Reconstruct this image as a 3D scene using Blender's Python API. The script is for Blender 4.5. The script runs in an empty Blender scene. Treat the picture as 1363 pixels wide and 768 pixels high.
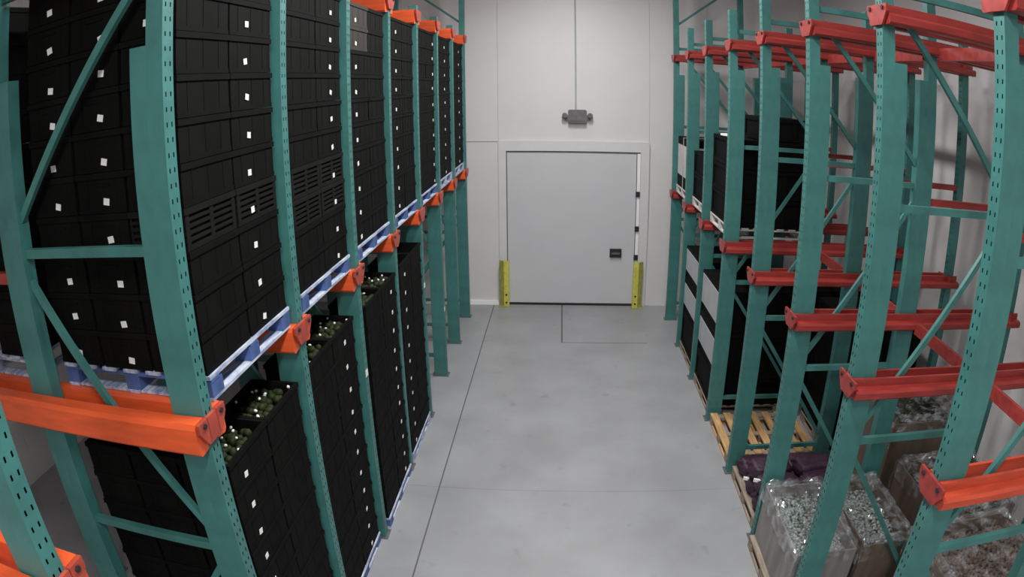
import bpy, bmesh, math, random
from mathutils import Vector, Matrix, noise
random.seed(7)
sc = bpy.context.scene
COL = sc.collection

# ------------------------------------------------------------------ camera (wide-angle lens with barrel distortion)
YAW, PITCH, ROLL, CAM_H = 0.07452, -0.30085, -0.00952, 4.6227
C1, C3 = 1.12717, 0.105912          # angle = C1*r + C3*r^3, r in 1000 px of a 1363 px wide frame
SENS = 36.0
K = 1363.0 / SENS / 1000.0          # mm -> kilo-pixels
cam = bpy.data.cameras.new('camera')
cam.type = 'PANO'
cam.sensor_width = SENS
cam.sensor_height = SENS * 768 / 1363
cam.sensor_fit = 'HORIZONTAL'
cam.clip_start = 0.02
cam.clip_end = 200
cy = cam.cycles if hasattr(cam, 'cycles') else cam
cy.panorama_type = 'FISHEYE_LENS_POLYNOMIAL'
cy.fisheye_fov = math.pi
cy.fisheye_polynomial_k0 = 0.0
cy.fisheye_polynomial_k1 = -C1 * K
cy.fisheye_polynomial_k2 = 0.0
cy.fisheye_polynomial_k3 = -C3 * K ** 3
cy.fisheye_polynomial_k4 = 0.0
fw = Vector((-math.sin(YAW) * math.cos(PITCH), math.cos(YAW) * math.cos(PITCH), math.sin(PITCH)))
rt = Vector((math.cos(YAW), math.sin(YAW), 0)); up = rt.cross(fw)
c_, s_ = math.cos(ROLL), math.sin(ROLL)
rt, up = c_ * rt + s_ * up, -s_ * rt + c_ * up
cam_o = bpy.data.objects.new('camera', cam); COL.objects.link(cam_o)
M = Matrix.Identity(4)
for i, v in enumerate((rt, up, -fw)):
    M[0][i], M[1][i], M[2][i] = v
M.translation = (0, 0, CAM_H)
cam_o.matrix_world = M
sc.camera = cam_o

# ------------------------------------------------------------------ world, lamps, exposure
world = bpy.data.worlds.new('world'); sc.world = world
world.use_nodes = True
bg = world.node_tree.nodes['Background']
bg.inputs[0].default_value = (0.75, 0.8, 0.85, 1); bg.inputs[1].default_value = 0.05
sc.view_settings.view_transform = 'Standard'
sc.view_settings.look = 'None'
sc.view_settings.gamma = 1.0
sc.view_settings.use_curve_mapping = False
sc.view_settings.exposure = 0.0
LAMP_Y = (-7.4, -3.9, -0.35, 3.2, 6.8, 10.4)
LAMP_W = 172.0
LAMP_COL = (1.0, 0.99, 0.985)

# ------------------------------------------------------------------ materials
def mat(name, col, rough=0.6, metal=0.0, spec=0.5, var=0.0, scale=8.0, bump=0.0, bscale=40.0, col2=None, detail=4.0, stretch=None):
    m = bpy.data.materials.new(name); m.use_nodes = True
    nt = m.node_tree; b = nt.nodes['Principled BSDF']
    b.inputs['Base Color'].default_value = (*col, 1); b.inputs['Roughness'].default_value = rough
    b.inputs['Metallic'].default_value = metal; b.inputs['Specular IOR Level'].default_value = spec
    if var > 0 or col2 or bump > 0:
        tc = nt.nodes.new('ShaderNodeTexCoord'); mp = nt.nodes.new('ShaderNodeMapping')
        nt.links.new(tc.outputs['Object'], mp.inputs['Vector'])
        if stretch: mp.inputs['Scale'].default_value = stretch
    if var > 0 or col2:
        n = nt.nodes.new('ShaderNodeTexNoise'); n.inputs['Scale'].default_value = scale; n.inputs['Detail'].default_value = detail
        nt.links.new(mp.outputs[0], n.inputs['Vector'])
        r = nt.nodes.new('ShaderNodeValToRGB')
        r.color_ramp.elements[0].position = 0.32; r.color_ramp.elements[1].position = 0.68
        a = col2 if col2 else tuple(c * (1 - var) for c in col)
        r.color_ramp.elements[0].color = (*a, 1); r.color_ramp.elements[1].color = (*[min(1, c * (1 + var)) for c in col], 1)
        nt.links.new(n.outputs['Fac'], r.inputs[0]); nt.links.new(r.outputs[0], b.inputs['Base Color'])
    if bump > 0:
        n2 = nt.nodes.new('ShaderNodeTexNoise'); n2.inputs['Scale'].default_value = bscale; n2.inputs['Detail'].default_value = 5
        nt.links.new(mp.outputs[0], n2.inputs['Vector'])
        bp = nt.nodes.new('ShaderNodeBump'); bp.inputs['Strength'].default_value = bump; bp.inputs['Distance'].default_value = 0.01
        nt.links.new(n2.outputs['Fac'], bp.inputs['Height']); nt.links.new(bp.outputs[0], b.inputs['Normal'])
    return m

MT = dict(
    concrete=mat('concrete', (0.315, 0.32, 0.33), 0.4, var=0.11, scale=1.1, bump=0.06, bscale=30, detail=8),
    joint=mat('joint_filler', (0.12, 0.12, 0.12), 0.8),
    panel=mat('wall_panel_white', (0.70, 0.68, 0.675), 0.5, var=0.02, scale=2),
    ceiling=mat('ceiling_white', (0.66, 0.66, 0.66), 0.6, var=0.02, scale=2),
    door=mat('door_white', (0.60, 0.605, 0.62), 0.4, var=0.015, scale=2),
    trim=mat('trim_white', (0.70, 0.685, 0.685), 0.35, var=0.02, scale=4),
    brightwhite=mat('glossy_bright_white', (0.95, 0.95, 0.95), 0.25, var=0.01, scale=4),
    teal=mat('teal_paint', (0.050, 0.185, 0.170), 0.45, var=0.16, scale=5, bump=0.04, bscale=60),
    orange=mat('orange_paint', (0.80, 0.110, 0.028), 0.4, var=0.12, scale=6, stretch=(0.6, 3, 3)),
    bracket=mat('bracket_red_paint', (0.42, 0.062, 0.038), 0.42, var=0.2, scale=9),
    redorange=mat('red_orange_paint', (0.53, 0.068, 0.030), 0.4, var=0.2, scale=5, stretch=(0.6, 3, 3)),
    red=mat('red_paint', (0.32, 0.036, 0.030), 0.38, var=0.22, scale=5, stretch=(0.6, 3, 3)),
    black=mat('black_plastic', (0.0048, 0.0049, 0.0045), 0.7, var=0.25, scale=4, spec=0.07),
    vent=mat('charcoal_plastic', (0.0085, 0.0085, 0.008), 0.7, var=0.2, scale=4, spec=0.1),
    greycr=mat('grey_plastic', (0.035, 0.032, 0.029), 0.6, var=0.15, scale=4, spec=0.2),
    label=mat('label_paper', (0.86, 0.86, 0.84), 0.5, var=0.05, scale=30),
    blue=mat('blue_paint', (0.060, 0.115, 0.29), 0.6, var=0.3, scale=6),
    bluepale=mat('worn_blue_board', (0.47, 0.51, 0.58), 0.6, var=0.3, scale=7, stretch=(4, 1, 4), col2=(0.14, 0.20, 0.38)),
    wood=mat('pallet_wood', (0.52, 0.31, 0.13), 0.7, var=0.25, scale=6, stretch=(6, 0.8, 6), bump=0.1),
    wooddark=mat('pallet_wood_grey', (0.30, 0.24, 0.18), 0.75, var=0.25, scale=6, stretch=(6, 0.8, 6), bump=0.1),
    yellow=mat('yellow_paint', (0.64, 0.60, 0.10), 0.5, var=0.15, scale=9),
    olive=mat('olive_yellow_paint', (0.36, 0.34, 0.09), 0.55, var=0.2, scale=9),  # darker olive tone of the guard yellow
    rubber=mat('black_rubber', (0.018, 0.018, 0.02), 0.6, var=0.1, scale=9),
    steel=mat('grey_steel', (0.15, 0.145, 0.15), 0.45, metal=0.3, var=0.15, scale=9),
    bolt=mat('bolt_steel', (0.35, 0.35, 0.35), 0.35, metal=0.8, var=0.1, scale=9),
    card=mat('cardboard', (0.15, 0.108, 0.08), 0.8, var=0.2, scale=3, stretch=(3, 3, 0.6), bump=0.05),
    cardgrey=mat('grey_cardboard', (0.25, 0.235, 0.225), 0.7, var=0.2, scale=3, stretch=(3, 3, 0.6), bump=0.05),
    greypanel=mat('light_grey_panel', (0.42, 0.44, 0.45), 0.5, var=0.1, scale=3),
    purple=mat('purple_net', (0.042, 0.016, 0.034), 0.55, var=0.5, scale=28, bump=0.5, bscale=45),
    produce=mat('pale_green_produce', (0.30, 0.34, 0.32), 0.25, scale=30, col2=(0.030, 0.038, 0.034), var=0.4),
    greenpro=mat('dark_green_produce', (0.018, 0.027, 0.008), 0.65, spec=0.2, var=0.4, scale=9),
    whitebox=mat('white_carton', (0.60, 0.58, 0.56), 0.6, var=0.08, scale=3),
    glass=mat('lamp_lens', (0.7, 0.7, 0.7), 0.2, var=0.02, scale=3),
)
# dark scuffs and specks worn into the concrete
cn = MT['concrete'].node_tree; cb = cn.nodes['Principled BSDF']
src = cb.inputs['Base Color'].links[0].from_socket
tcx = cn.nodes.new('ShaderNodeTexCoord')
sp = cn.nodes.new('ShaderNodeTexNoise'); sp.inputs['Scale'].default_value = 3.4; sp.inputs['Detail'].default_value = 2.5
sr = cn.nodes.new('ShaderNodeValToRGB'); sr.color_ramp.elements[0].position = 0.66; sr.color_ramp.elements[1].position = 0.76
sr.color_ramp.elements[0].color = (0, 0, 0, 1); sr.color_ramp.elements[1].color = (0.45, 0.45, 0.45, 1)
cx = cn.nodes.new('ShaderNodeMixRGB'); cx.inputs[2].default_value = (0.17, 0.17, 0.175, 1)
cn.links.new(tcx.outputs['Object'], sp.inputs['Vector']); cn.links.new(sp.outputs['Fac'], sr.inputs[0]); cn.links.new(sr.outputs[0], cx.inputs[0])
cn.links.new(src, cx.inputs[1]); cn.links.new(cx.outputs[0], cb.inputs['Base Color'])
# clear stretch film: half see-through, glossy
fm = bpy.data.materials.new('stretch_film'); fm.use_nodes = True
nt = fm.node_tree; pb = nt.nodes['Principled BSDF']
pb.inputs['Base Color'].default_value = (0.86, 0.88, 0.90, 1); pb.inputs['Roughness'].default_value = 0.12; pb.inputs['Metallic'].default_value = 0.75
pb.inputs['Specular IOR Level'].default_value = 0.9
tr = nt.nodes.new('ShaderNodeBsdfTransparent'); mx = nt.nodes.new('ShaderNodeMixShader')
tcn = nt.nodes.new('ShaderNodeTexCoord'); nn = nt.nodes.new('ShaderNodeTexNoise'); nn.inputs['Scale'].default_value = 7; nn.inputs['Detail'].default_value = 5
rmp = nt.nodes.new('ShaderNodeValToRGB')
rmp.color_ramp.elements[0].position = 0.45; rmp.color_ramp.elements[0].color = (0.05, 0.05, 0.05, 1)
rmp.color_ramp.elements[1].position = 0.75; rmp.color_ramp.elements[1].color = (0.72, 0.72, 0.72, 1)
nt.links.new(tcn.outputs['Object'], nn.inputs['Vector']); nt.links.new(nn.outputs['Fac'], rmp.inputs[0]); nt.links.new(rmp.outputs[0], mx.inputs[0])
nt.links.new(tr.outputs[0], mx.inputs[1]); nt.links.new(pb.outputs[0], mx.inputs[2])
nt.links.new(mx.outputs[0], nt.nodes['Material Output'].inputs['Surface'])
MT['film'] = fm
lm = bpy.data.materials.new('lamp_glow'); lm.use_nodes = True
lb = lm.node_tree.nodes['Principled BSDF']; lb.inputs['Emission Color'].default_value = (1, 1, 1, 1); lb.inputs['Emission Strength'].default_value = 3.0
MT['glow'] = lm

# ------------------------------------------------------------------ helpers
class MB:
    def __init__(self): self.v = []; self.f = []
    def box(self, x0, x1, y0, y1, z0, z1):
        if x0 > x1: x0, x1 = x1, x0
        if y0 > y1: y0, y1 = y1, y0
        b = len(self.v)
        self.v += [(x, y, z) for z in (z0, z1) for y in (y0, y1) for x in (x0, x1)]
        self.f += [tuple(b + i for i in q) for q in ((0, 2, 3, 1), (4, 5, 7, 6), (0, 1, 5, 4), (2, 6, 7, 3), (0, 4, 6, 2), (1, 3, 7, 5))]
        return self
    def quad(self, a, b_, c, d):
        b = len(self.v); self.v += [a, b_, c, d]; self.f.append((b, b + 1, b + 2, b + 3)); return self
    def bar(self, p, q, w, h, up=(0, 1, 0)):
        p, q = Vector(p), Vector(q); d = (q - p).normalized(); u = Vector(up)
        s = d.cross(u).normalized(); u = s.cross(d).normalized()
        b = len(self.v)
        for e in (p, q):
            for a, c in ((-1, -1), (1, -1), (1, 1), (-1, 1)):
                self.v.append(tuple(e + s * (a * w / 2) + u * (c * h / 2)))
        self.f += [tuple(b + i for i in t) for t in ((0, 1, 2, 3), (7, 6, 5, 4), (0, 4, 5, 1), (1, 5, 6, 2), (2, 6, 7, 3), (3, 7, 4, 0))]
        return self
    def prism(self, pts, axis, a0, a1):
        """polygon pts in the two other axes, extruded along axis"""
        b = len(self.v); n = len(pts)
        for a in (a0, a1):
            for p in pts:
                self.v.append({'x': (a, p[0], p[1]), 'y': (p[0], a, p[1]), 'z': (p[0], p[1], a)}[axis])
        self.f.append(tuple(range(b, b + n))[::-1]); self.f.append(tuple(range(b + n, b + 2 * n)))
        for i in range(n):
            j = (i + 1) % n; self.f.append((b + i, b + j, b + n + j, b + n + i))
        return self
    def cyl(self, p, q, r, n=12):
        p, q = Vector(p), Vector(q); d = (q - p).normalized()
        s = d.orthogonal().normalized(); t = d.cross(s); b = len(self.v)
        for e in (p, q):
            for i in range(n):
                a = 2 * math.pi * i / n; self.v.append(tuple(e + s * math.cos(a) * r + t * math.sin(a) * r))
        self.f.append(tuple(range(b, b + n))[::-1]); self.f.append(tuple(range(b + n, b + 2 * n)))
        for i in range(n):
            j = (i + 1) % n; self.f.append((b + i, b + j, b + n + j, b + n + i))
        return self
    def mesh(self, name, material, fix=True, smooth=False):
        me = bpy.data.meshes.new(name); me.from_pydata(self.v, [], self.f)
        if fix:
            bm = bmesh.new(); bm.from_mesh(me); bmesh.ops.recalc_face_normals(bm, faces=bm.faces); bm.to_mesh(me); bm.free()
        if smooth:
            for p in me.polygons: p.use_smooth = True
        me.materials.append(MT[material]); return me

def link(name, me, parent=None, loc=(0, 0, 0), rz=0.0):
    o = bpy.data.objects.new(name, me); COL.objects.link(o)
    o.location = loc; o.rotation_euler = (0, 0, rz)
    if parent: o.parent = parent
    return o
def thing(name, label, cat, loc=(0, 0, 0), group=None, rz=0.0):
    return tag(link(name, None, None, loc, rz), label, cat, group)
def tag(o, label, cat, group=None):
    o['label'] = label; o['category'] = cat
    if group: o['group'] = group
    return o
def struct(name, me, parent=None, loc=(0, 0, 0)):
    o = link(name, me, parent, loc)
    if not parent: o['kind'] = 'structure'
    return o

ORD = ['', 'first', 'second', 'third', 'fourth', 'fifth', 'sixth', 'seventh', 'eighth', 'ninth', 'tenth', 'eleventh']
S = 1.45
XL, XR = -1.835, 2.211
def YR(i): return 12.93 - (8 - i) * S
WALL_Y = 13.727
WXL, WXR, YB, CEIL = -7.2, 5.6, -9.5, 7.4

# ------------------------------------------------------------------ room shell
fl = struct('floor', MB().box(WXL, WXR, YB, WALL_Y + 0.3, -0.2, -0.012).mesh('floor', 'joint'))
def slab(x0, x1, y0, y1, gx0=0.0, gx1=0.0, gy0=0.0, gy1=0.0):
    link('slab', MB().box(x0 + gx0, x1 - gx1, y0 + gy0, y1 - gy1, -0.05, 0.0).mesh('slab', 'concrete'), fl)
J, JF, JW = 0.009, 0.0018, 0.014        # saw cut, hairline, wide cut round the patch by the door
for ya, yb, g0, g1 in ((YB, 2.0, 0, JF), (2.0, 6.66, JF, JF), (6.66, 11.52, JF, 0)):
    for xa, xb, a0, a1 in ((WXL, -1.41, 0, J), (-1.41, 0.06, J, 0), (0.06, 1.66, 0, 0), (1.66, WXR, 0, 0)):
        slab(xa, xb, ya, yb, a0, a1, g0, JW if (xa == 0.06 and ya > 6) else g1)
for xa, xb, a0, a1, g0 in ((WXL, -1.41, 0, J, 0), (-1.41, 0.06, J, JW, 0), (0.06, 1.66, JW, 0, JW), (1.66, WXR, 0, 0, 0)):
    slab(xa, xb, 11.52, WALL_Y + 0.3, a0, a1, g0, 0)
DX0, DX1, DZ = -1.1, 1.585, 3.335
TX0, TX1, TZ = -1.28, 1.85, 3.535
wb = struct('wall_back', MB().box(WXL, TX0, WALL_Y + 0.03, WALL_Y + 0.2, 0, CEIL).box(TX1, WXR, WALL_Y + 0.03, WALL_Y + 0.2, 0, CEIL)
            .box(TX0, TX1, WALL_Y + 0.03, WALL_Y + 0.2, TZ, CEIL).mesh('wall_back', 'panel'))
def wpanel(x0, x1, z0, z1, proud=0.0):
    link('panel', MB().box(x0 + 0.002, x1 - 0.002, WALL_Y - proud, WALL_Y + 0.04, z0 + 0.002, z1 - 0.002).mesh('panel', 'panel'), wb)
for k, x0 in enumerate((-7.2, -5.9, -4.6, -3.3, -2.0)):
    x1 = (-5.9, -4.6, -3.3, -2.0, TX0)[k]
    wpanel(x0, x1, 0, TZ - (0.018 if k == 4 else 0), 0.035 if k == 4 else 0.0); wpanel(x0, x1, TZ, CEIL)
for x0, x1 in ((TX0, 0.30), (0.30, TX1)): wpanel(x0, x1, TZ, CEIL)
for x0, x1 in ((TX1, 3.1), (3.1, 4.35), (4.35, 5.6)): wpanel(x0, x1, 0, CEIL)
wr = struct('wall_right', MB().box(WXR + 0.03, WXR + 0.2, YB, WALL_Y + 0.2, 0, CEIL).mesh('wall_right', 'panel'))
k = YB
while k < WALL_Y:
    link('panel', MB().box(WXR, WXR + 0.04, k + 0.002, min(k + 1.15, WALL_Y) - 0.002, 0, CEIL).mesh('panel', 'panel'), wr); k += 1.15
wl = struct('wall_left', MB().box(WXL - 0.2, WXL - 0.03, YB, WALL_Y + 0.2, 0, CEIL).mesh('wall_left', 'panel'))
k = YB
while k < WALL_Y:
    link('panel', MB().box(WXL - 0.04, WXL, k + 0.002, min(k + 1.15, WALL_Y) - 0.002, 0, CEIL).mesh('panel', 'panel'), wl); k += 1.15
struct('wall_front', MB().box(WXL - 0.2, WXR + 0.2, YB - 0.2, YB, 0, CEIL).mesh('wall_front', 'panel'))
struct('ceiling', MB().box(WXL - 0.2, WXR + 0.2, YB - 0.2, WALL_Y + 0.2, CEIL, CEIL + 0.15).mesh('ceiling', 'ceiling'))
# skirting strips
struct('baseboard_back', MB().box(WXL, TX0 - 0.02, WALL_Y - 0.075, WALL_Y - 0.037, 0, 0.09).mesh('baseboard_back', 'brightwhite'))

# door: insulated sliding leaf, raised white frame, seals, lock, bright white edge with rollers
d = struct('door_1', MB().box(DX0, DX1, WALL_Y - 0.02, WALL_Y + 0.06, 0.045, DZ - 0.02).mesh('door_1', 'door'))
link('bottom_seal', MB().box(DX0, DX1, WALL_Y - 0.035, WALL_Y + 0.05, 0.002, 0.05).mesh('bottom_seal', 'rubber'), d)
link('top_strip', MB().box(DX0, DX1 + 0.08, WALL_Y - 0.03, WALL_Y + 0.05, DZ - 0.03, DZ).mesh('top_strip', 'steel'), d)  # dark grey strip across the top of the leaf
link('side_seal', MB().box(DX0 - 0.02, DX0, WALL_Y - 0.03, WALL_Y + 0.05, 0.05, DZ).mesh('side_seal', 'steel'), d)
lk = link('lock_box', MB().box(1.06, 1.31, WALL_Y - 0.07, WALL_Y - 0.02, 1.09, 1.27).mesh('lock_box', 'rubber'), d)
link('handle', MB().box(1.10, 1.27, WALL_Y - 0.10, WALL_Y - 0.07, 1.16, 1.20).mesh('handle', 'steel'), lk)
link('edge_strip', MB().box(1.60, 1.665, WALL_Y - 0.05, WALL_Y + 0.05, 0.05, DZ - 0.03).mesh('edge_strip', 'brightwhite'), d)  # bright white strip down the right edge of the leaf
for hz in (2.46, 1.72, 1.1):
    link('hinge', MB().box(1.575, 1.66, WALL_Y - 0.085, WALL_Y - 0.05, hz - 0.06, hz + 0.05).mesh('hinge', 'rubber'), d)
struct('trim_1', MB().box(TX0, DX0 - 0.02, WALL_Y - 0.06, WALL_Y + 0.05, 0, TZ).mesh('trim_1', 'trim'))
struct('trim_2', MB().box(1.67, TX1, WALL_Y - 0.06, WALL_Y + 0.05, 0, TZ).mesh('trim_2', 'trim'))
struct('trim_3', MB().box(DX0 - 0.02, 1.67, WALL_Y - 0.06, WALL_Y + 0.05, DZ, TZ).mesh('trim_3', 'trim'))

# yellow guard posts: two L-shaped legs welded to a base plate
def guard(x, mirror, label):
    t = thing('guard_post', label, 'guard post', (x, WALL_Y - 0.20, 0), 'yellow guards beside the door')
    m = mirror
    link('front_flange', MB().prism([(0, 0), (m * 0.10, 0), (m * 0.10, 0.012), (0, 0.012)], 'z', 0.012, 1.02).mesh('front_flange', 'yellow'), t)
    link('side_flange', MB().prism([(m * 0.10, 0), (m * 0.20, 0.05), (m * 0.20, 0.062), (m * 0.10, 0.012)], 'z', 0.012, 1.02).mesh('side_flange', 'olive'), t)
    link('return_flange', MB().box(-0.006, 0.006, 0.012, 0.11, 0.012, 1.0).mesh('return_flange', 'yellow'), t)
    link('base_plate', MB().box(min(-0.02 * m, m * 0.23), max(-0.02 * m, m * 0.23), -0.03, 0.12, 0, 0.012).mesh('base_plate', 'olive'), t)
    for z in (0.10, 0.27):
        link('bolt', MB().cyl((m * 0.05, -0.012, z), (m * 0.05, 0.0, z), 0.022, 8).mesh('bolt', 'rubber'), t)
guard(-1.08, -1, 'yellow steel guard post at the left foot of the white door')
guard(1.58, 1, 'yellow steel guard post at the right foot of the white door')

# emergency light with two lamp heads, fed by a thin conduit
t = thing('emergency_light', 'small grey emergency light box with two side lamps above the door', 'emergency light', (0.35, WALL_Y, 3.93))
link('housing', MB().prism([(-0.19, 0.02), (-0.16, 0), (0.16, 0), (0.19, 0.02), (0.19, 0.25), (0.16, 0.27), (-0.16, 0.27), (-0.19, 0.25)], 'y', -0.12, 0).mesh('housing', 'steel'), t)
link('cover', MB().box(-0.14, 0.14, -0.135, -0.12, 0.04, 0.23).mesh('cover', 'steel'), t)
for sx in (-1, 1):
    a = link('lamp_head', MB().cyl((sx * 0.26, -0.14, 0.15), (sx * 0.26, -0.05, 0.15), 0.055, 12).mesh('lamp_head', 'steel'), t)
    link('lens', MB().cyl((sx * 0.26, -0.15, 0.15), (sx * 0.26, -0.14, 0.15), 0.042, 12).mesh('lens', 'steel'), a)
    link('lamp_bracket', MB().box(sx * 0.18, sx * 0.26, -0.075, -0.055, 0.05, 0.16).mesh('lamp_bracket', 'steel'), t)
tag(link('conduit', MB().cyl((0.32, WALL_Y - 0.03, 4.20), (0.32, WALL_Y - 0.03, CEIL), 0.014, 8).mesh('conduit', 'greypanel')),
    'thin grey conduit running up the wall from the emergency light', 'conduit')

# ceiling lamps above the aisle (out of view): housing, lens and a real light in each
for k, ly in enumerate(LAMP_Y):
    t = thing('ceiling_lamp', 'long white ceiling lamp over the aisle, %s from the camera end' % ORD[k + 1], 'lamp', (0.2, ly, CEIL - 0.16), 'aisle ceiling lamps')
    link('housing', MB().box(-0.25, 0.25, -0.7, 0.7, 0.03, 0.16).mesh('housing', 'trim'), t)
    link('lens', MB().box(-0.22, 0.22, -0.67, 0.67, 0.0, 0.03).mesh('lens', 'glow'), t)
    la = bpy.data.lights.new('lamp_light', 'AREA'); la.shape = 'RECTANGLE'; la.size = 0.44; la.size_y = 1.34
    la.energy = LAMP_W; la.color = LAMP_COL
    lo = link('lamp_light', la, t, (0, 0, -0.02))

# ------------------------------------------------------------------ rack frames
CD, CW, DBL = 0.105, 0.10, 4.97     # column depth, width, height of the doubled section
MESHES = {}
def cached(key, fn):
    if key not in MESHES: MESHES[key] = fn()
    return MESHES[key]
def col_mesh(sd, h, flip):
    """perforated column; holes on the face toward the aisle (d=0), or away from it when flip"""
    def f():
        m = MB(); e = CD * sd; xa, xb = (0, e) if not flip else (e, 0)
        ys = [-CW, -0.078, -0.067, -0.033, -0.022, 0.0]
        for i in (0, 2, 4): m.quad((xa, ys[i], 0), (xa, ys[i + 1], 0), (xa, ys[i + 1], h), (xa, ys[i], h))
        for i in (1, 3):
            z = 0.0
            while z < h - 0.1:
                m.quad((xa, ys[i], z), (xa, ys[i + 1], z), (xa, ys[i + 1], z + 0.051), (xa, ys[i], z + 0.051)); z += 0.075
            m.quad((xa, ys[i], z), (xa, ys[i + 1], z), (xa, ys[i + 1], h), (xa, ys[i], h))
        m.quad((xa, -CW, 0), (xb, -CW, 0), (xb, -CW, h), (xa, -CW, h))
        m.quad((xa, 0, 0), (xb, 0, 0), (xb, 0, h), (xa, 0, h))
        m.quad((xb, -CW, 0), (xb, 0, 0), (xb, 0, h), (xb, -CW, h))
        m.quad((0, -CW, h), (e, -CW, h), (e, 0, h), (0, 0, h))
        return m.mesh('column', 'teal', fix=False)
    return cached(('col', sd, round(h, 2), flip), f)
def reinf_mesh(sd, h):
    return cached(('reinf', sd, h), lambda: MB().prism([(0, -CW), (sd * CD, -CW), (sd * CD, 0), (0, 0)], 'z', 0, h).mesh('reinforcement', 'teal'))
def rail_mesh(sd, n, ln, mt):
    def f():
        c = -CW / 2
        if sd < 0: pr = [(0.06, 0), (0.06, -0.185), (0.145, -0.195), (0.165, -0.175), (0.165, -0.03), (0.15, 0)]
        else: pr = [(0.06, 0), (0.06, -0.145), (0.15, -0.145), (0.168, -0.13), (0.168, -0.085), (0.15, -0.068), (0.085, -0.06), (0.085, 0)]
        m = MB().prism([(c + n * a, z) for a, z in pr], 'x', sd * 0.005, sd * ln)
        return m.mesh('load_rail', mt)
    return cached(('rail', sd, n, mt), f)
def arm_mesh(sd):
    def f():
        c = -CW / 2; AW = 0.155
        m = MB().prism([(c + a, z) for a, z in ((-AW, -0.002), (AW, -0.002), (AW, -0.055), (0.08, -0.15), (-0.08, -0.15), (-AW, -0.055))], 'x', -sd * 0.022, -sd * 0.002)
        for n in (-1, 1):   # side ears folded back along the column
            m.box(-sd * 0.022, sd * 0.10, c + n * 0.051, c + n * 0.059, -0.145, -0.002)
        return m.mesh('arm_bracket', 'bracket' if sd < 0 else 'red')
    return cached(('arm', sd), f)
bolt_me = lambda sd: cached(('bolt', sd), lambda: MB().cyl((-sd * 0.034, 0, 0), (-sd * 0.022, 0, 0), 0.016, 6).mesh('bolt', 'rubber'))
def brace_mesh(key, p, q, w, material='teal'):
    return cached(('br',) + key, lambda: MB().bar(p, q, w, w * 0.8).mesh('brace', material))

def frame(sd, i):
    x = XL if sd < 0 else XR; tall = (i == 8)
    side = 'left' if sd < 0 else 'right'
    where = {0: 'cut off at the lower left corner', 1: 'large in the foreground' if sd < 0 else 'large at the photo edge',
             8: 'last one, taller, against the door wall'}.get(i, '%s from the door wall' % ORD[9 - i])
    t = thing('rack_frame', 'teal rack frame on the %s with %s rails, %s' % (side, 'orange' if sd < 0 else 'red', where), 'rack frame',
              (x, YR(i), 0), 'rack frames on the %s of the aisle' % side)
    h = 6.95 if tall else 5.78
    R0, R1, R2 = 1.215, 1.32, 2.80      # rear reinforcement, rear column, deep column
    for dd, flip in ((0.0, False), (R1, True)):
        link('column', col_mesh(sd, h, flip), t, (sd * dd, 0, 0.008))
    link('column', col_mesh(sd, 5.78, False), t, (sd * R2, 0, 0.008))
    for dd in (CD, R0):
        link('reinforcement', reinf_mesh(sd, DBL), t, (sd * dd, 0, 0.008))
    for dd, w in ((0.0, 2 * CD), (R0, 2 * CD), (R2, CD)):
        link('base_plate', cached(('bp', sd, w), lambda: MB().box(-sd * 0.03, sd * (w + 0.03), -CW - 0.04, 0.04, 0, 0.008).mesh('base_plate', 'steel')), t, (sd * dd, 0, 0))
    a, b = 2 * CD - 0.01, R0 + 0.01
    ym = -CW / 2
    for z in (0.35, 2.10, 3.95):
        link('horizontal_brace', brace_mesh(('h', sd), (sd * a, ym, 0), (sd * b, ym, 0), 0.055), t, (0, 0, z))
    link('horizontal_brace', brace_mesh(('h2', sd), (sd * CD, ym, 0), (sd * R1, ym, 0), 0.055), t, (0, 0, 5.50))
    for key, p, q in (('d1', (a, 5.33), (b, 4.15)), ('d2', (b, 3.78), (a, 2.25)), ('d3', (a, 1.95), (b, 0.5))):
        link('diagonal_brace', brace_mesh((key, sd), (sd * p[0], ym, p[1]), (sd * q[0], ym, q[1]), 0.045), t)
    if tall:
        link('diagonal_brace', brace_mesh(('d4', sd), (sd * CD, ym, 6.0), (sd * R1, ym, 6.9), 0.045), t)
    link('link_brace', brace_mesh(('lk', sd), (sd * (R1 + CD), ym, 0), (sd * R2, ym, 0), 0.07, 'red'), t, (0, 0, 3.80))
    for z in ((3.058, 5.72) if sd < 0 else (2.68, 5.38)):
        for n in (-1, 1):
            if i == 8 and n > 0: continue
            link('load_rail', rail_mesh(sd, n, 2.95, 'orange' if sd < 0 else ('redorange' if (i == 1 and z < 4) else 'red')), t, (0, 0, z))
        for dd in (0.0, R2):
            ar = link('arm_bracket', arm_mesh(sd), t, (sd * dd, 0, z))
            if dd == 0 and i < 5:
                for by in (-0.15, 0.05): link('bolt', bolt_me(sd), ar, (0, by, -0.03))
    if sd < 0 and i in (3, 5, 6):
        link('bay_sticker', cached(('sticker',), lambda: MB().box(0, 0.002, -0.085, -0.015, -0.035, 0.035).mesh('bay_sticker', 'label')), t, (0.0005, 0, {3: STK[0], 5: STK[1], 6: STK[2]}[i]))
    return t
STK = (2.0, 2.0, 1.16)
for i in range(0, 9): frame(-1, i)
for i in range(1, 9): frame(1, i)

# red tie beams along the back of the right rack, from frame to frame
for i in range(1, 8):
    for z, w in ((2.56, 'lower'), (5.25, 'upper')):
        m = cached(('tie',), lambda: MB().prism([(-0.025, -0.06), (0.025, -0.06), (0.025, 0.02), (0.012, 0.06), (-0.025, 0.06)], 'y', 0.11, S - 0.21).mesh('tie_beam', 'red'))
        tag(link('tie_beam', m, None, (XR + 1.40, YR(i), z)), '%s red tie beam behind the right rack, %s bay from the door wall' % (w, ORD[8 - i]), 'beam', 'red tie beams of the right rack')

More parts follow.
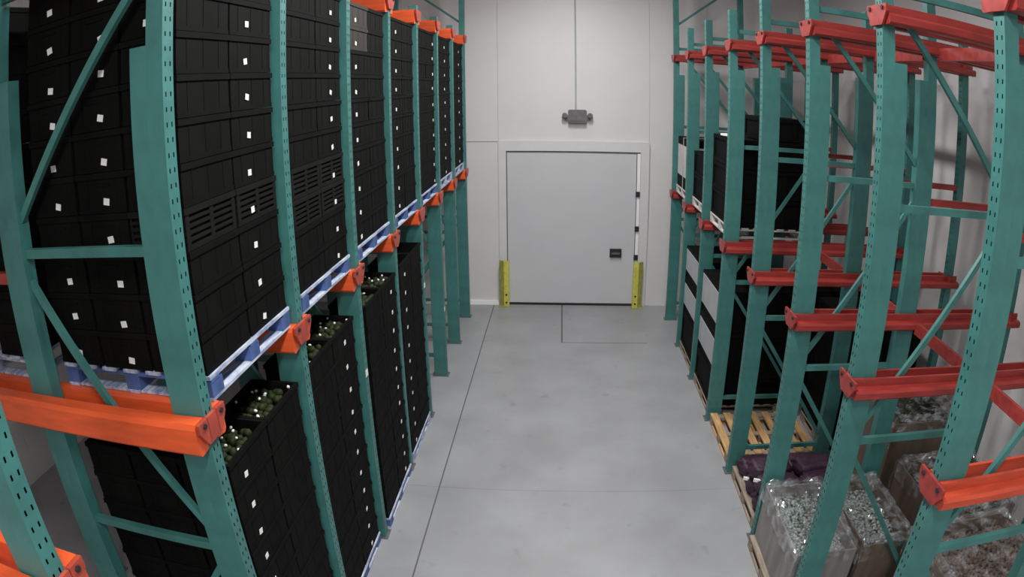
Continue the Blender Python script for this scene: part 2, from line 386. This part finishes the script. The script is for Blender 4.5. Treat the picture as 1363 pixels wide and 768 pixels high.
# ------------------------------------------------------------------ pallets
def pallet(loc, label, group, boards, blocks, detail=True, lx=1.18, ly=1.2, h=0.15):
    hz = h / 0.15
    t = thing('pallet', label, 'pallet', loc, group)
    one = MB()
    def put(name, key, bx, at, m):
        if detail: link(name, cached((key, m, lx, ly), lambda: MB().box(*bx).mesh(name, m)), t, at)
        else:
            one.box(bx[0] + at[0], bx[1] + at[0], bx[2] + at[1], bx[3] + at[1], bx[4] + at[2], bx[5] + at[2])
    for k in range(7):
        put('deck_board', 'db', (-0.055, 0.055, -ly / 2, ly / 2, 0, 0.022), (-lx / 2 + 0.055 + k * (lx - 0.11) / 6, 0, 0.128 * hz), boards)
    for k in range(3):
        put('stringer_board', 'sb', (-lx / 2, lx / 2, -0.05, 0.05, 0, 0.02), (0, (k - 1) * (ly / 2 - 0.06), 0.108 * hz), blocks)
        put('bottom_board', 'bb', (-0.05, 0.05, -ly / 2, ly / 2, 0, 0.02), ((k - 1) * (lx / 2 - 0.055), 0, 0), boards)
        if k != 1: put('bottom_board', 'be', (-lx / 2 + 0.11, lx / 2 - 0.11, -0.04, 0.04, 0, 0.018), (0, (k - 1) * (ly / 2 - 0.05), 0.001), boards)
        for j in range(3):
            put('block', 'bk', (-0.055, 0.055, -0.07, 0.07, 0, 0.088), ((j - 1) * (lx / 2 - 0.058), (k - 1) * (ly / 2 - 0.075), 0.02), blocks)
    if not detail: link('boards', one.mesh('boards', boards), t)
    return t

# ------------------------------------------------------------------ crates
CL, CWD, CH = 0.594, 0.394, 0.2262   # along y, along x, height
def crate_mesh(kind):
    def f():
        m = MB(); hx, hy = CWD / 2, CL / 2; i = 0.014
        def ring(x0, x1, z0, z1, inner):
            # outer half sizes x0,x1 ; closed band
            ox, oy = x0, x1; ix, iy = ox - inner, oy - inner
            m.box(-ox, ox, -oy, -iy, z0, z1); m.box(-ox, ox, iy, oy, z0, z1)
            m.box(-ox, -ix, -iy, iy, z0, z1); m.box(ix, ox, -iy, iy, z0, z1)
        ring(hx, hy, CH - 0.034, CH, 0.026)          # rim
        ring(hx - 0.006, hy - 0.006, 0.0, 0.028, 0.02)
        m.box(-hx + i, hx - i, -hy + i, hy - i, 0.0, 0.012)   # floor
        if kind in ('solid', 'grey'):
            ring(hx - 0.009, hy - 0.009, 0.012, CH - 0.034, 0.012)
            for k in range(3):
                y = -hy + 0.12 + k * (CL - 0.24) / 2
                for s in (-1, 1): m.box(s * (hx - i), s * (hx - 0.007), y - 0.006, y + 0.006, 0.028, CH - 0.034)
            for k in (-1, 1):
                for s in (-1, 1): m.box(k * 0.11 - 0.009, k * 0.11 + 0.009, s * (hy - i), s * (hy - 0.007), 0.028, CH - 0.034)
            for s in (-1, 1): m.box(-0.07, 0.07, s * (hy - i), s * (hy - 0.004), CH - 0.075, CH - 0.062)   # hand grip lip
        else:
            for k in range(4):
                z = 0.048 + k * 0.036; ring(hx - 0.006, hy - 0.006, z, z + 0.018, 0.012)
            for sx in (-1, 1):
                for sy in (-1, 0, 1): m.box(sx * (hx - 0.02), sx * (hx - 0.005), sy * (hy - 0.03) - 0.02, sy * (hy - 0.03) + 0.02, 0.02, CH - 0.03)
            ring(hx - 0.024, hy - 0.024, 0.012, CH - 0.04, 0.006)
        return m.mesh('crate', {'solid': 'black', 'vent': 'vent', 'grey': 'greycr'}[kind if kind != 'greysolid' else 'grey'])
    return cached(('crate', kind), f)
lab_x = MB().box(0, 0.003, -0.022, 0.022, -0.019, 0.019).mesh('label_sticker', 'label')
lab_y = MB().box(-0.022, 0.022, -0.003, 0, -0.019, 0.019).mesh('label_sticker', 'label')
GREY = {}
def crate(x, y, z, kind, label, group, lx=None, ly=None):
    """crate with optional sticker toward the aisle (lx = y offset) and toward the camera (ly = x offset)"""
    o = tag(link('crate', crate_mesh(kind), None, (x + random.uniform(-0.0025, 0.0025), y + random.uniform(-0.0025, 0.0025), z)), label, 'crate', group)
    if lx is not None:
        s = link('label_sticker', lab_x, o, (CWD / 2 - 0.006, lx + random.uniform(-0.012, 0.012), 0.065 + random.uniform(-0.012, 0.012)))
        s.rotation_euler = (random.uniform(-0.25, 0.25), 0, 0)
    if ly is not None:
        s = link('label_sticker', lab_y, o, (ly + random.uniform(-0.02, 0.02), -CL / 2 + 0.006, 0.065 + random.uniform(-0.02, 0.02)))
        s.rotation_euler = (0, random.uniform(-0.25, 0.25), 0)
    return o

FACE = -1.862
ROWX = [FACE - 0.2 - k * 0.4 for k in range(3)]
BAY = ['', 'nearest bay', 'second bay', 'third bay', 'fourth bay', 'fifth bay', 'sixth bay', 'farthest bay']
up_lab = {1: 3.68, 2: 5.25, 3: 5.95, 4: 7.50, 5: 9.73, 6: 10.77, 7: 12.3}
lo_lab = {1: 3.05, 2: 5.22, 3: 6.72, 4: 7.46}
def lane_c(i): return YR(i) + 0.675
def stack(i, z0, pitch, n, lab, level, face_off=0.0):
    yc = lane_c(i); g = 'crates in the left rack, %s level' % level
    for k in range(n):
        for hf in (0, 1):
            y = yc + (-0.3, 0.3)[hf]
            kind = 'solid'
            if level == 'upper' and ((i == 2 and k in (2, 3)) or (i == 1 and k == 3)): kind = 'vent'
            if level == 'upper' and i == 3 and k in (8, 9) and hf == 0: kind = 'grey'
            lx = lab - y if abs(lab - y) < 0.3 else None
            ly = -0.0 if (i == 1 and level == 'upper' and k in (8, 1)) and hf == 0 else None
            if lx is not None: lx = max(-0.27, min(0.27, lx))
            nm = {'solid': 'black', 'vent': 'slatted charcoal', 'grey': 'grey'}[kind]
            crate(ROWX[0] + face_off, y, z0 + k * pitch, kind,
                  '%s crate, %s level, %s on the left, %s layer up, %s half' % (nm, level, BAY[i], ORD[k + 1], ('near', 'far')[hf]), g, lx, ly)
UZ = 3.212
for i in range(1, 8):
    pallet((FACE - 0.585, lane_c(i), 3.06), 'worn blue pallet on the upper rails, %s on the left' % BAY[i], 'blue pallets on the left upper level', 'bluepale', 'blue', i < 6)
    stack(i, UZ, 0.23, 10, up_lab[i], 'upper')
for r in (1, 2):     # crates behind the front row that show through the nearest frame
    for k in range(10):
        crate(ROWX[r], lane_c(1) - 0.3, UZ + k * 0.23, 'solid', 'black crate seen through the nearest left frame, upper level, %s row back, %s layer' % (ORD[r + 1], ORD[k + 1]),
              'crates in the left rack, upper level', None, (0.06 if r == 1 else 0.02) if not (r == 2 and k in (3,)) else None)
pallet((-3.95, lane_c(1), 3.06), 'blue pallet on the upper rails deep in the nearest bay on the left', 'blue pallets on the left upper level', 'bluepale', 'blue', False)
for k in range(10):
    crate(-3.56, lane_c(1) - 0.3, UZ + k * 0.23, 'solid', 'black crate deep in the nearest left bay, second pallet, %s layer up' % ORD[k + 1], 'crates in the left rack, upper level')
LP = 0.227
for i in range(1, 5):
    fo = (0, 0.0, -0.01, 0.045, 0.03)[i]
    pallet((FACE - 0.585 + fo, lane_c(i), 0), 'blue pallet on the floor under black crates, %s on the left' % BAY[i], 'blue pallets on the left floor level', 'bluepale', 'blue', i in (2, 3), h=0.13)
    stack(i, 0.136, LP, 11, lo_lab[i], 'lower', fo)
for r in (1, 2):
    for k in range(11):
        crate(ROWX[r], lane_c(1) - 0.3, 0.136 + k * LP, 'solid', 'black crate seen through the nearest left frame, lower level, %s row back, %s layer' % (ORD[r + 1], ORD[k + 1]), 'crates in the left rack, lower level', None, None)

# lumpy produce heaped in the open top crates of the lower stacks
def heap(nx, ny, lx, ly, r, h, material, name, seed, jit=0.3):
    rnd = random.Random(seed); bm = bmesh.new()
    for a in range(nx):
        for b in range(ny):
            mtx = Matrix.Translation(((a + 0.5) / nx * lx - lx / 2 + rnd.uniform(-jit, jit) * lx / nx, (b + 0.5) / ny * ly - ly / 2 + rnd.uniform(-jit, jit) * ly / ny, h + rnd.uniform(-0.4, 0.5) * r)) \
                @ Matrix.Rotation(rnd.uniform(0, 6), 4, Vector((rnd.random(), rnd.random(), rnd.random() + 0.1)).normalized()) @ Matrix.Diagonal((r * rnd.uniform(0.8, 1.3), r * rnd.uniform(0.7, 1.0), r * rnd.uniform(0.7, 1.0), 1))
            bmesh.ops.create_icosphere(bm, subdivisions=1, radius=1.0, matrix=mtx)
    me = bpy.data.meshes.new(name); bm.to_mesh(me); bm.free()
    for p in me.polygons: p.use_smooth = True
    me.materials.append(MT[material]); return me
def film_sheet(lx, ly, drop, seed, amp=0.025, n=34, name='film', sides=True):
    """crumpled sheet lying over a box lx * ly and hanging down over its rim"""
    m = MB(); N = n; hx, hy = lx / 2, ly / 2
    ex = drop if sides else 0
    for a in range(N + 1):
        for b in range(N + 1):
            u = (a / N * 2 - 1) * (hx + ex); v = (b / N * 2 - 1) * (hy + ex)
            x = max(-hx, min(hx, u)); y = max(-hy, min(hy, v)); z = -(abs(u) - abs(x)) - (abs(v) - abs(y))
            q = Vector((u * 5 + seed, v * 5, seed * 1.7)); d = noise.noise(q) + 0.6 * noise.noise(q * 2.7) + 0.6 * abs(noise.noise(q * 6.1))
            ox = amp * 0.8 * (noise.noise(q * 1.9 + Vector((9, 1, 4))) + 0.6) if abs(u) > hx else 0
            oy = amp * 0.8 * (noise.noise(q * 1.9 + Vector((3, 7, 2))) + 0.6) if abs(v) > hy else 0
            m.v.append((x + math.copysign(ox, x), y + math.copysign(oy, y), z + (amp * d if z > -0.01 else amp * 0.4 * d)))
    for a in range(N):
        for b in range(N):
            k = a * (N + 1) + b; m.f.append((k, k + N + 1, k + N + 2, k + 1))
    return m.mesh(name, 'film', smooth=False)
def film_fold(w, l, seed, rad=0.032):
    """crumpled roll of film bunched along the rim of a w * l box"""
    rnd = Vector((seed * 3.3, seed, 0)); m = MB(); pts = []
    per = [(-w / 2, -l / 2), (w / 2, -l / 2), (w / 2, l / 2), (-w / 2, l / 2)]
    for k in range(4):
        a, b = Vector(per[k]), Vector(per[(k + 1) % 4]); n_ = int((b - a).length / 0.035)
        for j in range(n_): pts.append(a.lerp(b, j / n_))
    N, R = len(pts), 9
    for k, p in enumerate(pts):
        d = (pts[(k + 1) % N] - pts[k - 1]).normalized(); s_n = Vector((d.y, -d.x))
        for j in range(R):
            an = 2 * math.pi * j / R; q = Vector((p.x * 9, p.y * 9, an * 1.3)) + rnd
            r = rad * (0.75 + 1.1 * abs(noise.noise(q)) + 0.5 * noise.noise(q * 2.3))
            o2 = p + s_n * math.cos(an) * r * 0.8
            m.v.append((o2.x, o2.y, math.sin(an) * r * 1.3 + 0.02 * noise.noise(q * 0.35)))
    for k in range(N):
        for j in range(R):
            a0, a1 = k * R + j, k * R + (j + 1) % R; b0, b1 = ((k + 1) % N) * R + j, ((k + 1) % N) * R + (j + 1) % R
            m.f.append((a0, a1, b1, b0))
    return m.mesh('film_fold', 'film')
for i in (1, 2, 3):
    for hf in (0, 1):
        y = lane_c(i) + (-0.3, 0.3)[hf]; fo = (0, 0.0, -0.01, 0.045, 0.03)[i]
        o = tag(link('produce', heap(5, 7, 0.25, 0.42, 0.038, 0.0, 'greenpro', 'produce', i * 2 + hf + 21), None, (ROWX[0] + fo, y, 0.136 + 10 * LP + 0.17)),
                'dark green produce heaped in the %s open top crate of the %s on the left' % (('near', 'far')[hf], BAY[i]), 'produce')
        o['kind'] = 'stuff'
        link('glint_bits', heap(3, 3, 0.22, 0.36, 0.014, 0.045, 'label', 'glint_bits', 40 + i * 2 + hf, 1.2), o)  # pale bits added to stand in for glints on the produce

# stacks of bare pallets at the far end of the left lower level
for k in range(8):
    pallet((FACE - 0.90, lane_c(5), k * 0.151), 'grey wooden pallet, %s up in the bare stack on the left, far end' % ORD[k + 1], 'stacked bare pallets on the left floor level', 'wooddark', 'wooddark', False)

# ------------------------------------------------------------------ loads on the right
PX = XR + 0.03 + 0.6     # pallet centre behind the right uprights
pallet((PX + 0.05, lane_c(4) + 0.02, 0), 'empty light wooden pallet on the floor between two right uprights', 'wooden pallets on the right floor level', 'wood', 'wooddark', True, lx=1.3, ly=1.18)

def bulk_bin(x, y, z, h, label, panel=True, w=1.16, l=1.2):
    t = thing('bulk_bin', label, 'bin', (x, y, z), 'black bulk bins on the right')
    m = MB().box(-w / 2 + 0.02, w / 2 - 0.02, -l / 2 + 0.02, l / 2 - 0.02, 0.03, h - 0.02)
    for zz in (0.0, h - 0.06): m.box(-w / 2, w / 2, -l / 2, l / 2, zz, zz + 0.055)
    for a in (-1, 1):
        for b in (-1, 1): m.box(a * (w / 2 - 0.07), a * (w / 2 - 0.002), b * (l / 2 - 0.07), b * (l / 2 - 0.002), 0.02, h - 0.02)
        for k in (-0.2, 0.2): m.box(k - 0.03, k + 0.03, a * (l / 2 - 0.03), a * (l / 2 - 0.005), 0.02, h - 0.02)
    link('bin_body', m.mesh('bin_body', 'black'), t)
    if panel: link('side_panel', MB().box(-w / 2 - 0.008, -w / 2 + 0.03, -l / 2 + 0.05, l / 2 - 0.05, 0.20, h - 0.05).mesh('side_panel', 'greypanel'), t)
    return t
for i, zs in ((5, ((0.15, 0.42, 0), (0.575, 0.64, 1), (1.22, 0.70, 1))), (6, ((0.15, 0.55, 0), (0.705, 0.62, 1), (1.33, 0.62, 1)))):
    pallet((PX, lane_c(i), 0), 'wooden pallet under stacked black bins, %s bay from the door wall' % ORD[8 - i], 'wooden pallets on the right floor level', 'wooddark', 'wooddark', False)
    for k, (z, h, pn) in enumerate(zs):
        bulk_bin(PX, lane_c(i), z, h, '%s black bin%s, right floor stack, %s bay from the door wall' % (('bottom', 'middle', 'top')[k], ' with light grey side' if pn else '', ORD[8 - i]), bool(pn))
for i in (4, 5):
    pallet((PX + 1.45, lane_c(i), 0), 'wooden pallet deep in the right rack, %s bay from the door wall' % ORD[8 - i], 'wooden pallets on the right floor level', 'wooddark', 'wooddark', False)
    for k in range(3):
        bulk_bin(PX + 1.45, lane_c(i), 0.152 + k * 0.6, 0.595, '%s plain black bin deep in the right rack, %s bay from the door wall' % (('bottom', 'middle', 'top')[k], ORD[8 - i]), False)

# upper level on the right
# one tall crate block per bay: big folding bins
def big_bin_stack(i, x, z0, hs, nm):
    for k, h in enumerate(hs):
        bulk_bin(x, lane_c(i), z0, h, '%s black bin %s, right upper rails, %s bay from door wall' % (('bottom', 'middle', 'top', 'topmost')[k], nm, ORD[8 - i]), False); z0 += h + 0.004
for i in (5, 6):
    pallet((PX + 0.06, lane_c(i), 2.682), 'pale pallet on the right upper rails, %s bay from the door wall' % ORD[8 - i], 'wooden pallets on the right upper level', 'whitebox', 'wood', False)
    big_bin_stack(i, PX + 0.06, 2.834, (0.40, 0.40, 0.40) if i == 5 else (0.4, 0.4), 'at the front')
o = tag(link('paper_sheet', MB().box(-0.09, 0.09, -0.16, 0.16, 0, 0.03).mesh('paper_sheet', 'label')), 'white paper sheet lying on top of black bins in the right rack', 'paper')
o.location = (PX - 0.42, lane_c(5) - 0.1, 4.048); o.rotation_euler = (0, 0, 0.3)
bulk_bin(PX + 0.2, lane_c(5) - 0.18, 4.05, 0.32, 'small dark bin resting on top of the black bins at right', False, 0.7, 0.75)
# white cartons in the far bay
pallet((PX + 0.02, lane_c(7), 2.682), 'pale pallet at the far end of the right upper rails', 'wooden pallets on the right upper level', 'whitebox', 'wood', False)
def carton(x, y, z, w, l, h, label, m='whitebox'):
    t = thing('carton', label, 'carton', (x, y, z), 'cartons in the far right bay')
    link('carton_body', MB().box(-w / 2, w / 2, -l / 2, l / 2, 0, h).mesh('carton_body', m), t)
    link('packing_tape', MB().box(-w / 2 - 0.002, w / 2 + 0.002, -0.03, 0.03, 0.0, h + 0.003).mesh('packing_tape', 'greypanel'), t)
carton(PX - 0.28, lane_c(7) + 0.0, 2.835, 0.55, 1.1, 0.22, 'black carton low on the far right pallet', 'black')
carton(PX - 0.28, lane_c(7) - 0.0, 3.058, 0.55, 1.1, 0.58, 'white carton in the far right bay beside the end frame')
carton(PX - 0.28, lane_c(7) - 0.0, 3.642, 0.55, 1.1, 0.14, 'dark flat carton on top of the white one in the far right bay', 'black')

# purple net sacks on a pallet
pallet((PX, lane_c(3), 0), 'wooden pallet under purple net sacks on the right', 'wooden pallets on the right floor level', 'wooddark', 'wooddark', True)
def sack_mesh(seed):
    bm = bmesh.new(); bmesh.ops.create_cube(bm, size=1.0); bmesh.ops.subdivide_edges(bm, edges=bm.edges[:], cuts=7, use_grid_fill=True)
    for v in bm.verts:
        p = v.co * 2; L = Vector((p.x, p.y, p.z)).length; q = p / max(abs(p.x), abs(p.y), abs(p.z))
        s = p.normalized() * 1.0; r = p * 0.45 + s * 0.62
        k = 1 + 0.10 * noise.noise(s * 3.4 + Vector((seed, 0, 0))) + 0.05 * noise.noise(s * 9 + Vector((seed, 2, 0)))
        v.co = Vector((r.x * 0.255 * k, r.y * 0.170 * k, max(-0.10, r.z * 0.100 * k)))
    me = bpy.data.meshes.new('sack_body'); bm.to_mesh(me); bm.free()
    for p in me.polygons: p.use_smooth = True
    me.materials.append(MT['purple']); return me
n = 0
for lay, zz in ((0, 0.255), (1, 0.470)):
    for a in (-0.3, 0.28):
        for b in (-0.39, 0.0, 0.39):
            if lay == 1 and b > 0.2: continue
            n += 1
            t = thing('net_sack', 'purple net sack, %s layer on the right pallet, %s row, %s' % (('bottom', 'top')[lay], 'front' if a < 0 else 'back', {-0.39: 'near end', 0.0: 'middle', 0.39: 'far end'}[b]),
                      'sack', (PX + a, lane_c(3) + b * (1 if lay == 0 else 0.95), zz), 'purple net sacks on the right', random.uniform(-0.1, 0.1))
            link('sack_body', sack_mesh(n * 1.3), t)
            link('drawstring_end', MB().bar((-0.20, 0.02, 0.06), (-0.30, 0.05, 0.07), 0.035, 0.03).mesh('drawstring_end', 'label' if n in (2, 7) else 'purple'), t)

# film-wrapped bins of small produce
def film_bin(x0, x1, y0, y1, z0, h, label, m, seed, fill=0.0, drop=0.2, r=0.026, pm='produce'):
    cx, cyy = (x0 + x1) / 2, (y0 + y1) / 2; w, l = x1 - x0, y1 - y0
    t = thing('produce_bin', label, 'bin', (cx, cyy, z0), 'film wrapped bins on the right')
    w2, l2, th = w / 2, l / 2, 0.018
    link('bin_wall', MB().box(-w2, w2, -l2, -l2 + th, 0, h).mesh('bin_wall', m), t)
    link('bin_wall', MB().box(-w2, w2, l2 - th, l2, 0, h).mesh('bin_wall', m), t)
    link('bin_wall', MB().box(-w2, -w2 + th, -l2 + th, l2 - th, 0, h).mesh('bin_wall', m), t)
    link('bin_wall', MB().box(w2 - th, w2, -l2 + th, l2 - th, 0, h).mesh('bin_wall', m), t)
    link('bin_floor', MB().box(-w2 + th, w2 - th, -l2 + th, l2 - th, 0, h - 0.18).mesh('bin_floor', m), t)
    c = link('produce', heap(int(w / r / 1.35), int(l / r / 1.35), w - 0.1, l - 0.1, r, h - 0.13 + fill, pm, 'produce', seed, 0.6), t); c['kind'] = 'stuff'
    link('stretch_film', film_sheet(w + 0.015, l + 0.015, drop, seed * 2.3, 0.03, 56), t, (0, 0, h + 0.03))
    link('film_fold', film_fold(w - 0.05, l - 0.05, seed), t, (0, 0, h + 0.05))
    return t
y2 = lane_c(2)
pallet((PX - 0.02, y2, 0), 'wooden pallet under the film wrapped produce bins on the right', 'wooden pallets on the right floor level', 'wooddark', 'wooddark', True, lx=1.36, ly=1.2)
film_bin(2.20, 2.84, y2 - 0.59, y2 + 0.59, 0.152, 0.66, 'grey bin of pale produce under shiny film, aisle side of right rack', 'cardgrey', 3)
film_bin(2.93, 3.52, y2 - 0.57, y2 + 0.58, 0.152, 0.66, 'brown bin of pale produce under shiny film, behind the grey one', 'card', 5)
y1 = lane_c(1)
pallet((3.82, y1, 0), 'wooden pallet under the brown bin at the lower right corner', 'wooden pallets on the right floor level', 'wooddark', 'wooddark', False)
film_bin(3.22, 4.40, y1 - 0.57, y1 + 0.57, 0.152, 1.05, 'wide brown bin under crumpled film at the lower right corner', 'card', 8, pm='card')
pallet((4.35, lane_c(3), 0), 'wooden pallet deep on the right behind the sacks', 'wooden pallets on the right floor level', 'wooddark', 'wooddark', False)
film_bin(3.80, 4.90, lane_c(3) - 0.58, lane_c(3) + 0.58, 0.152, 1.15, 'dark brown film wrapped bin deep in the right rack behind the sacks', 'card', 11, pm='greenpro')
pallet((4.34, y2, 0), 'wooden pallet deep on the right behind the produce bins', 'wooden pallets on the right floor level', 'wooddark', 'wooddark', False)
film_bin(3.80, 4.88, y2 - 0.57, y2 + 0.57, 0.152, 0.85, 'brown film wrapped bin deep in the right rack behind the produce bins', 'card', 13, pm='greenpro')
